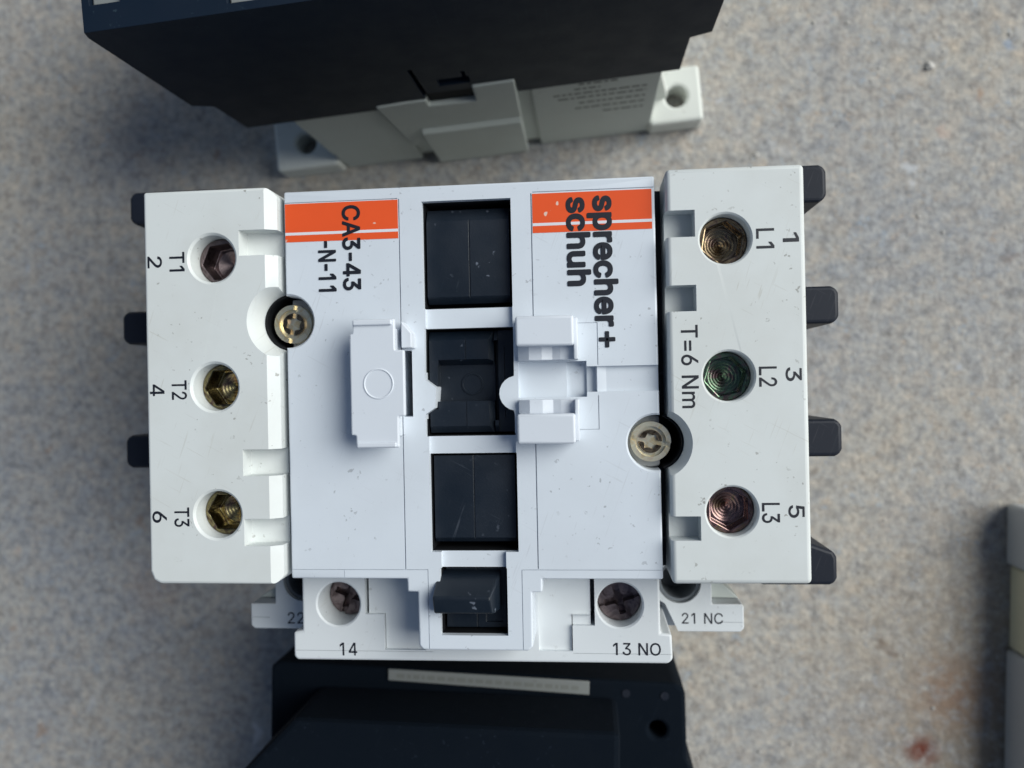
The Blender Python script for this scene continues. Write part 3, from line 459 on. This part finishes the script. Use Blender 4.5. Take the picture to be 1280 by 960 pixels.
# ---- fixing screws
def fixing_screw(cx, cy, ang):
    z = 90.0
    dome = cyl(0, 0, 84.0, z, 3.35, n=40)
    star = []
    for i in range(12):
        r = 1.45 if i % 2 == 0 else 1.05
        star.append((r * math.cos(ang + i * math.pi / 6), r * math.sin(ang + i * math.pi / 6)))
    bar = [(math.cos(ang) * a - math.sin(ang) * b, math.sin(ang) * a + math.cos(ang) * b) for a, b in ((-3.6, -0.35), (3.6, -0.35), (3.6, 0.35), (-3.6, 0.35))]
    dish = cyl(0, 0, z - 0.35, z + 1, 1.9, 2.6, n=32)
    s = solid('fixing_screw', dome, M['brass_zinc'], main, cuts=[cyl(0, 0, z - 0.9, z + 1, 2.55, n=40), prism(bar, z - 0.75, z + 2)], bevel=0.3, seg=3)
    solid('star_recess', cyl(0, 0, 84.5, z - 0.35, 1.95, n=40), M['bronze'], s, cuts=[prism(star, z - 2.0, z + 2), prism(bar, z - 1.2, z + 2)], bevel=0.15)
    s.location = Vector((cx, cy, 0)) * S
    side = box(-50, -31.2, -50, 50, 80, 99) if cx < 0 else box(32.2, 50, -50, 50, 80, 99)
    b = solid('screw_washer', cyl(cx, cy, 83.2, 88.2, 4.4), M['grey'], s, bevel=0.2, cuts=[side]); b.location = -Vector((cx, cy, 0)) * S
    return s
fixing_screw(-30.5, 10.3, R(80)); fixing_screw(30.6, -10.9, R(-12))

# ---- terminal covers
def socket_screw(mtl, ztop, parent, cx, cy, rot, dp=3.0):
    hexa = [(3.4 * math.cos(rot + i * math.pi / 3), 3.4 * math.sin(rot + i * math.pi / 3)) for i in range(6)]
    s = solid('terminal_screw', cyl(0, 0, 84.05, ztop, 3.9), mtl, parent, bevel=0.18,
              cuts=[prism(hexa, ztop - dp, ztop + 2), cyl(0, 0, ztop - dp - 1.0, ztop - dp + 0.1, 0.05, 2.7, n=40)])
    s.location = Vector((cx, cy, 0)) * S
    return s

LH = [(-42.6, 21.4), (-42.5, -0.4), (-42.4, -22.0)]
lo = [(-54.6, 33.1), (-32.9, 33.1), (-31.45, 31.8), (-31.45, -32.6), (-32.6, -33.7), (-52.8, -33.7), (-54.0, -33.1), (-54.6, -31.6)]
cuts = [cyl(x, y, 60, 99, 4.0) for x, y in LH] + [cyl(x, y, 94.6, 95.6, 4.0, 5.0) for x, y in LH]
cuts += [prism_y([(-33.3, 95.2), (-33.3, 94.99), (-30, 93.0), (-30, 99), (-33.3, 99)], -40, 40)]
cuts += [prism_y([(-37.8, 91.6), (-34, 91.0), (-29, 90.6), (-29, 99), (-37.8, 99)], a, b) for a, b in ((21.7, 26.0), (-15.5, -11.0), (-27.3, -22.7))]
cuts += [cyl(-30.3, 10.5, 60, 99, 4.9), cyl(-30.3, 10.5, 91.0, 95.3, 4.9, 6.5)]
lc = solid('terminal_cover', prism(lo, 84.02, TC), M['cover'], main, cuts=cuts, bevel=0.12, pre=0.5)
lc['label'] = 'left terminal cover marked T1 to T3'
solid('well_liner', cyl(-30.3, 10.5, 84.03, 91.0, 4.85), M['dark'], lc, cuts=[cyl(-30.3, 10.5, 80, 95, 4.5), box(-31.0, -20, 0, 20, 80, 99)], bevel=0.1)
for i, (x, y) in enumerate(LH):
    socket_screw([M['plum_zinc'], M['shaded_bronze'], M['shaded_bronze']][i], 91.4, lc, x, y, R([8, 4, 0][i]), 4.2)  # darker metals stand in for the shade deep in these holes
for i, (x, y) in enumerate(LH):
    lettering('lettering', 'T%d' % (i + 1), -50.1, -47.4, y - 2.0, y + 1.3 , TC + 0.02, M['ink'], lc, True, 0.009)
    lettering('lettering', str(2 * i + 2), -54.0, -51.4, y - 1.3 , y + 0.7, TC + 0.02, M['ink'], lc, True, 0.009)

RH = [(42.6, 21.6), (42.7, -0.3), (42.8, -21.9)]
ro = [(33.4, 33.1), (55.0, 33.0), (55.0, -33.4), (33.2, -33.5)]
cuts = [cyl(x, y, 60, 99, 4.0) for x, y in RH] + [cyl(x, y, 94.7, 95.6, 4.0, 4.9) for x, y in RH]
cuts += [box(30, 37.9, a, b, 91.2, 99) for a, b in ((22.1, 26.4), (10.2, 14.4), (-26.5, -22.6))]
cuts += [cyl(31.2, -10.9, 60, 99, 4.7), cyl(31.2, -10.9, 92.5, 95.3, 4.7, 5.8)]
rc = solid('terminal_cover', prism(ro, 84.02, TC), M['cover'], main, cuts=cuts, bevel=0.15, pre=0.75)
rc['label'] = 'right terminal cover marked L1 to L3'
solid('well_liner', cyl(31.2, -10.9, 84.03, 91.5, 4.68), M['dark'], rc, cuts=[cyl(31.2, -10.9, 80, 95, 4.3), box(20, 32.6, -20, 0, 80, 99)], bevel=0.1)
for i, (x, y) in enumerate(RH):
    socket_screw([M['bronze'], M['green_zinc'], M['purple_zinc']][i], 92.2, rc, x, y, R([20, 12, 30][i]))
    lettering('lettering', 'L%d' % (i + 1), 47.4, 50.2, y - 1.8, y + 1.4, TC + 0.02, M['ink'], rc, True, 0.009)
    lettering('lettering', str(2 * i + 1), 51.5, 54.0, y - [0.9, 1.0, 1.0][i], y + [0.6, 1.2, 1.0][i], TC + 0.02, M['ink'], rc, True, 0.009)
lettering('lettering', 'T=6 Nm', 35.3, 38.0, -5.3, 8.0, TC + 0.02, M['ink'], rc, True, 0.009)

# ---- divider fins sticking out at both ends
def fin(y, x0, x1, z, slope=0):
    pts = [(x0, -3.3), (x1 - 1.3, -3.3), (x1 - 0.4, -2.9), (x1, -2.0), (x1, 2.0), (x1 - 0.4, 2.9), (x1 - 1.3, 3.3), (x0, 3.3)]
    if slope > 0: pts = [(x0, -3.3), (x1 - 1.3, -3.3), (x1 - 0.4, -2.9), (x1, -2.0), (x1, 1.6), (x1 - 0.6, 2.7), (x0, 7.2)]
    s = 1 if x1 > x0 else -1
    if s < 0: pts = [(x0, -3.3), (x1 + 1.3, -3.3), (x1 + 0.4, -2.9), (x1, -2.0), (x1, 2.0), (x1 + 0.4, 2.9), (x1 + 1.3, 3.3), (x0, 3.3)]
    f = solid('divider_fin', prism(pts, 45, z), M['fin'], main, bevel=0.7, seg=3)
    f.location = Vector((0, y, 0)) * S
    return f
fin(33.4, 50, 62.8, 80)
solid('fin_web', prism([(50, 27.0), (57, 31.4), (63.6, 33), (63.6, 34.5), (50, 34.5)], 40, 72), M['fin'], main, bevel=0.6)
fin(12.0, 50, 64.5, 80); fin(-11.4, 50, 64.6, 80); fin(-34.0, 50, 63.3, 80, 1)
solid('fin_web', prism([(50, 8.2), (58, 9.0), (63.0, 10.2), (63.0, 13.0), (50, 13.0)], 40, 72), M['fin'], main, bevel=0.6)
fin(36.0, -50, -70.8, 72); fin(12.0, -50, -72.8, 72); fin(-12.9, -50, -72.6, 72)

# ---- front auxiliary block with terminals 13 and 14
ao = [(-31.7, -33.0), (32.0, -33.0), (32.0, -44.4), (33.9, -44.6), (34.0, -49.0), (33.2, -49.7), (-32.8, -49.8), (-33.4, -49.2), (-33.4, -44.8), (-31.7, -44.5)]
recL = [(-19.7, -30), (-19.7, -41.5), (-16.6, -41.5), (-16.6, -47.8), (-9.2, -47.8), (-9.2, -30)]
recR = [(20.1, -30), (20.1, -41.4), (16.8, -41.4), (16.8, -47.7), (10.9, -47.7), (10.9, -30)]
cuts = [prism(recL, 84.2, 90), prism(recR, 84.2, 90), box(-20.15, -19.6, -41.5, -30, 78, 90), box(20.0, 20.75, -43.2, -30, 76, 90),
        cyl(-25.0, -39.7, 60, 90, 3.9), cyl(25.1, -39.6, 60, 90, 3.9), cyl(-25.0, -39.7, 84.7, 85.4, 3.9, 4.6), cyl(25.1, -39.6, 84.7, 85.4, 3.9, 4.6),
        box(-34, -8, -48.1, -48.0, 84.8, 90), box(16.8, 34.5, -48.1, -48.0, 84.8, 90),
        box(16.7, 16.85, -47.7, -41.4, 82, 90), box(-16.68, -16.55, -47.8, -41.5, 82, 90),
        box(16.8, 20.1, -43.2, -41.4, 84.2, 90), box(-9.2, -8.0, -35.6, -30, 83.4, 90), cyl(25.1, -45, 84.93, 86, 0.1)]
ab = solid('auxiliary_block', prism(ao, 62, 85.0), M['aux'], main, cuts=cuts, bevel=0.1, pre=0.45)
def cross_screw(cx, cy, z, ang):
    dome = cyl(0, 0, 66, z, 3.75, n=40)
    def bar(a, w, l): return [(math.cos(a) * p - math.sin(a) * q, math.sin(a) * p + math.cos(a) * q) for p, q in ((-l, -w), (l, -w), (l, w), (-l, w))]
    s = solid('terminal_screw', dome, M['plum_zinc'], ab, bevel=0.3, seg=3, cuts=[prism(bar(ang, 0.6, 2.7), z - 2.2, z + 1), prism(bar(ang + math.pi / 2, 0.6, 2.7), z - 2.2, z + 1), prism(bar(ang, 0.4, 5), z - 0.8, z + 1), cyl(0, 0, z - 2.3, z + 1, 0.7, 1.3, n=24)])
    s.location = Vector((cx, cy, 0)) * S
cross_screw(-25.0, -39.7, 78.2, R(70)); cross_screw(25.1, -39.6, 81.0, R(15))
lettering('lettering', '14', -24.9, -21.7, -48.9, -46.6, 85.02, M['ink'], ab, False, 0.007)
lettering('lettering', '13 NO', 23.8, 32.0, -48.3, -46.1, 85.02, M['ink'], ab, False, 0.007)

# ---- rear auxiliary block with terminals 21 and 22
bo = [(-42.8, -30.0), (43.0, -30.0), (43.0, -43.4), (48.6, -43.4), (48.9, -43.8), (48.9, -48.0), (48.2, -48.7), (-47.2, -48.8), (-47.9, -48.2), (-47.9, -43.8), (-42.8, -43.8)]
cuts = [cyl(37.0, -39.2, 50, 80, 4.1), cyl(-37.0, -39.2, 50, 80, 4.1), box(44, 50, -46.9, -46.8, 69.75, 75), box(-50, -44, -46.6, -46.5, 69.75, 75),
        prism([(33.0, -42.6), (34.2, -43.4), (37, -49.5), (32, -49.5)], 66, 75)]
rb = solid('auxiliary_block', prism(bo, 45, 70), M['aux'], main, cuts=cuts, bevel=0.1, pre=0.5)
rb['label'] = 'lower auxiliary block marked 21 NC and 22'
solid('hole_liner', cyl(37.0, -39.2, 50, 69.0, 4.05), M['slate'], rb, cuts=[cyl(37, -39.2, 60, 80, 3.4)], bevel=0.1)
solid('hole_liner', cyl(-37.0, -39.2, 50, 69.0, 4.05), M['slate'], rb, cuts=[cyl(-37, -39.2, 60, 80, 3.4)], bevel=0.1)
solid('web', prism([(43.0, -39.5), (45.6, -40.4), (48.7, -43.3), (43.0, -43.3)], 45, 66), M['greengrey'], rb, bevel=0.2)
solid('web', prism([(-42.8, -39.5), (-43.4, -41.0), (-47.8, -43.6), (-42.8, -43.6)], 45, 66), M['greengrey'], rb, bevel=0.2)
lettering('lettering', '21 NC', 37.3, 45.0, -47.2, -45.1, 70.02, M['ink'], rb, False, 0.004)
lettering('lettering', '22', -40.3, -36.9, -47.8, -45.5, 70.02, M['ink'], rb, False, 0.004)

# ================================================================ dark contactor behind (top of the photo)
top = thing('contactor', 'dark navy contactor with grey green base standing beyond the top edge of the white one', 'contactor', (-86.8, 60.3, 0), R(5.4))
def TX(n, bm, m, cuts=(), bevel=0.4, parent=top): return solid(n, bm, m, parent, cuts=list(cuts), bevel=bevel)
cover = [(0.5, 95), (0.0, 93), (1.0, 58.5), (5.2, 56.5), (6.2, 41.5), (107.8, 43.0), (108.0, 59.5), (112.2, 61), (112.6, 95)]
cv = TX('cover', prism_y(cover, 0.0, 70.0), M['navy'],
        cuts=[prism_y([(50.2, 20), (50.2, 48), (61.4, 48), (61.4, 50.2), (71.2, 50.2), (71.2, 20)], -5, 6), prism_y([(54.5, 51.5), (54.5, 55), (61.5, 55), (61.5, 51.5)], -5, 2.5), prism_y([(60.2, 54.5), (60.2, 58), (61.0, 58), (61.0, 54.5)], -5, 2.5),
              prism_y([(50.0, 47), (49.6, 62), (50.5, 62), (51.1, 47)], -5, 3), box(1.9, 7.5, 4.6, 20, 90, 99), box(26.4, 33.1, 1.5, 20, 90, 99)], bevel=0.8)
TX('terminal_window', box(2.0, 7.4, 4.7, 19.9, 88, 94.2), M['cream'], parent=cv)
TX('terminal_window', box(26.5, 33.0, 1.6, 19.9, 88, 94.2), M['cream'], parent=cv)
TX('inner_clip', box(49.8, 71.5, 3.5, 12, 30, 50.5), M['dark'], parent=cv)
bs = TX('base', box(21.0, 104.0, 1.0, 68, 3, 41.0), M['greengrey'], bevel=0.3)
TX('foot_panel', prism_y([(18.6, 0.2), (40.5, 0.2), (40.5, 14), (38.0, 42.0), (17.2, 42.0)], 0.2, 10), M['greengrey'], parent=bs)
TX('foot_panel', prism_y([(45.5, 0.2), (70.2, 0.2), (71.0, 50.0), (61.4, 49.6), (61.2, 41.0), (50.3, 41.8), (50.3, 45.2), (44.9, 45.2), (38.3, 44.6), (40.7, 14.2), (45.3, 14)], -0.5, 9), M['greengrey'], parent=bs)
TX('notch_filler', box(50.4, 61.3, 0.6, 9.5, 41.5, 47.9), M['dark'], parent=bs)
TX('foot_ledge', prism_x([(0.3, 27.5), (-1.7, 26.0), (-1.7, 1), (0.3, 0.3)], 45.3, 70.4), M['greengrey'], parent=bs, bevel=0.2)
pn = TX('name_panel', box(74.0, 104.0, 0.2, 10, 0.2, 45), M['greengrey'], parent=bs)
# tiny unreadable print on the wall of the base
bm = bmesh.new()
for i, z in enumerate((41, 38.2, 35.4, 32.6, 29.0, 25.4, 21.5)):
    x = 79 + [6, 5, 0, 1, 6, 5, 12][i]; xe = [94, 90, 101, 101, 101, 101, 101][i]
    while x < xe:
        L = random.uniform(0.8, 2.6); box(x, min(x + L, xe), 0.14, 0.19, z, z + 0.85, bm); x += L + 0.5
pr = raw('fine_print', bm, M['faint_ink'], pn); pr['kind'] = 'stuff'
for x0, x1 in ((0.0, 18.0), (103.6, 118.0)):
    c = (x0 + x1) / 2
    lg = TX('mounting_lug', box(x0, x1, -0.8, 14, 0, 8), M['lug'], cuts=[cyl(c + (0.5 if x0 > 50 else 0), 6.2, -2, 12, 2.8)], bevel=0.9)
TX('lug_web', prism_y([(16, 8), (16, 30), (20.8, 37), (20.8, 8)], 2, 10), M['greengrey'])
TX('lug_web', prism_y([(104, 8), (109, 8), (104, 36)], 6, 9), M['lug'])

# ================================================================ black contactor below (bottom of the photo)
bot = thing('contactor', 'black contactor with pale label strip lying partly under the lower edge of the white one', 'contactor', (-73.5, -65.5, 0), R(-0.6))
def BX(n, bm, m, cuts=(), bevel=0.8, parent=bot): return solid(n, bm, m, parent, cuts=list(cuts), bevel=bevel)
low = [(0, 0), (2, 1), (93, 0), (95.0, -1.5), (95.6, -17), (98, -22), (98, -70), (0, -70)]
lb = BX('body', prism(low, 0, 45), M['matte_black'], cuts=[cyl(89.0, -10.4, 30, 50, 1.9)])
BX('upper_body', prism([(12.5, -4.0), (0.3, -17.0), (0.3, -69.5), (80, -69.5), (80, -3.6)], 45.01, 64), M['matte_black'], bevel=1.2)
ls = BX('label_strip', prism([(28.0, 0.6), (73.8, -0.2), (73.8, -3.2), (28.0, -2.0)], 45.02, 45.5), M['cream'], bevel=0.15)
bm = bmesh.new(); x = 30.0
while x < 72:
    L = random.uniform(0.6, 2.2); y = -0.8 - (x - 28) * 0.022
    box(x, x + L, y - 0.45, y + 0.45, 45.52, 45.55, bm); x += L + 0.6
pr = raw('fine_print', bm, M['faint_ink'], ls); pr['kind'] = 'stuff'
BX('terminal_mark', cyl(82, -2.6, 45.01, 45.2, 0.9, n=16), M['fin'], bevel=0); BX('terminal_mark', cyl(90.5, -2.8, 45.01, 45.2, 0.9, n=16), M['fin'], bevel=0)

# ================================================================ grey contactor at the right edge
rt = thing('contactor', 'grey and olive contactor cut off by the right edge of the photo', 'contactor', (111.0, -31.8, 0), R(-1.0))
solid('end_block', box(0, 60, -16.2, 0, 0, 12), M['pale_slate'], rt, bevel=1.0)
solid('middle_block', box(1.2, 60, -38.5, -16.4, 0, 12.5), M['olive'], rt, bevel=0.8)
solid('end_block', box(0.4, 60, -90, -38.7, 0, 12), M['pale_slate'], rt, bevel=1.0)

# ================================================================ grit on the concrete
bm = bmesh.new()
def pebble(x, y, r):
    m0 = bmesh.ops.create_icosphere(bm, subdivisions=1, radius=r, matrix=Matrix.Translation((x, y, r * 0.35)))
    for v in m0['verts']:
        v.co.x += random.uniform(-.25, .25) * r; v.co.y += random.uniform(-.25, .25) * r; v.co.z = v.co.z * 0.7 + random.uniform(-.1, .1) * r
pebble(91.5, 85.5, 1.4); pebble(46, 63, 0.9)
for i in range(260): pebble(random.uniform(-180, 140), random.uniform(-115, 115), random.choice((0.25, 0.3, 0.4, 0.5)))
gr = raw('grit', bm, flat('grit_quartz', (0.50, 0.48, 0.45), 0.6)); gr['kind'] = 'stuff'
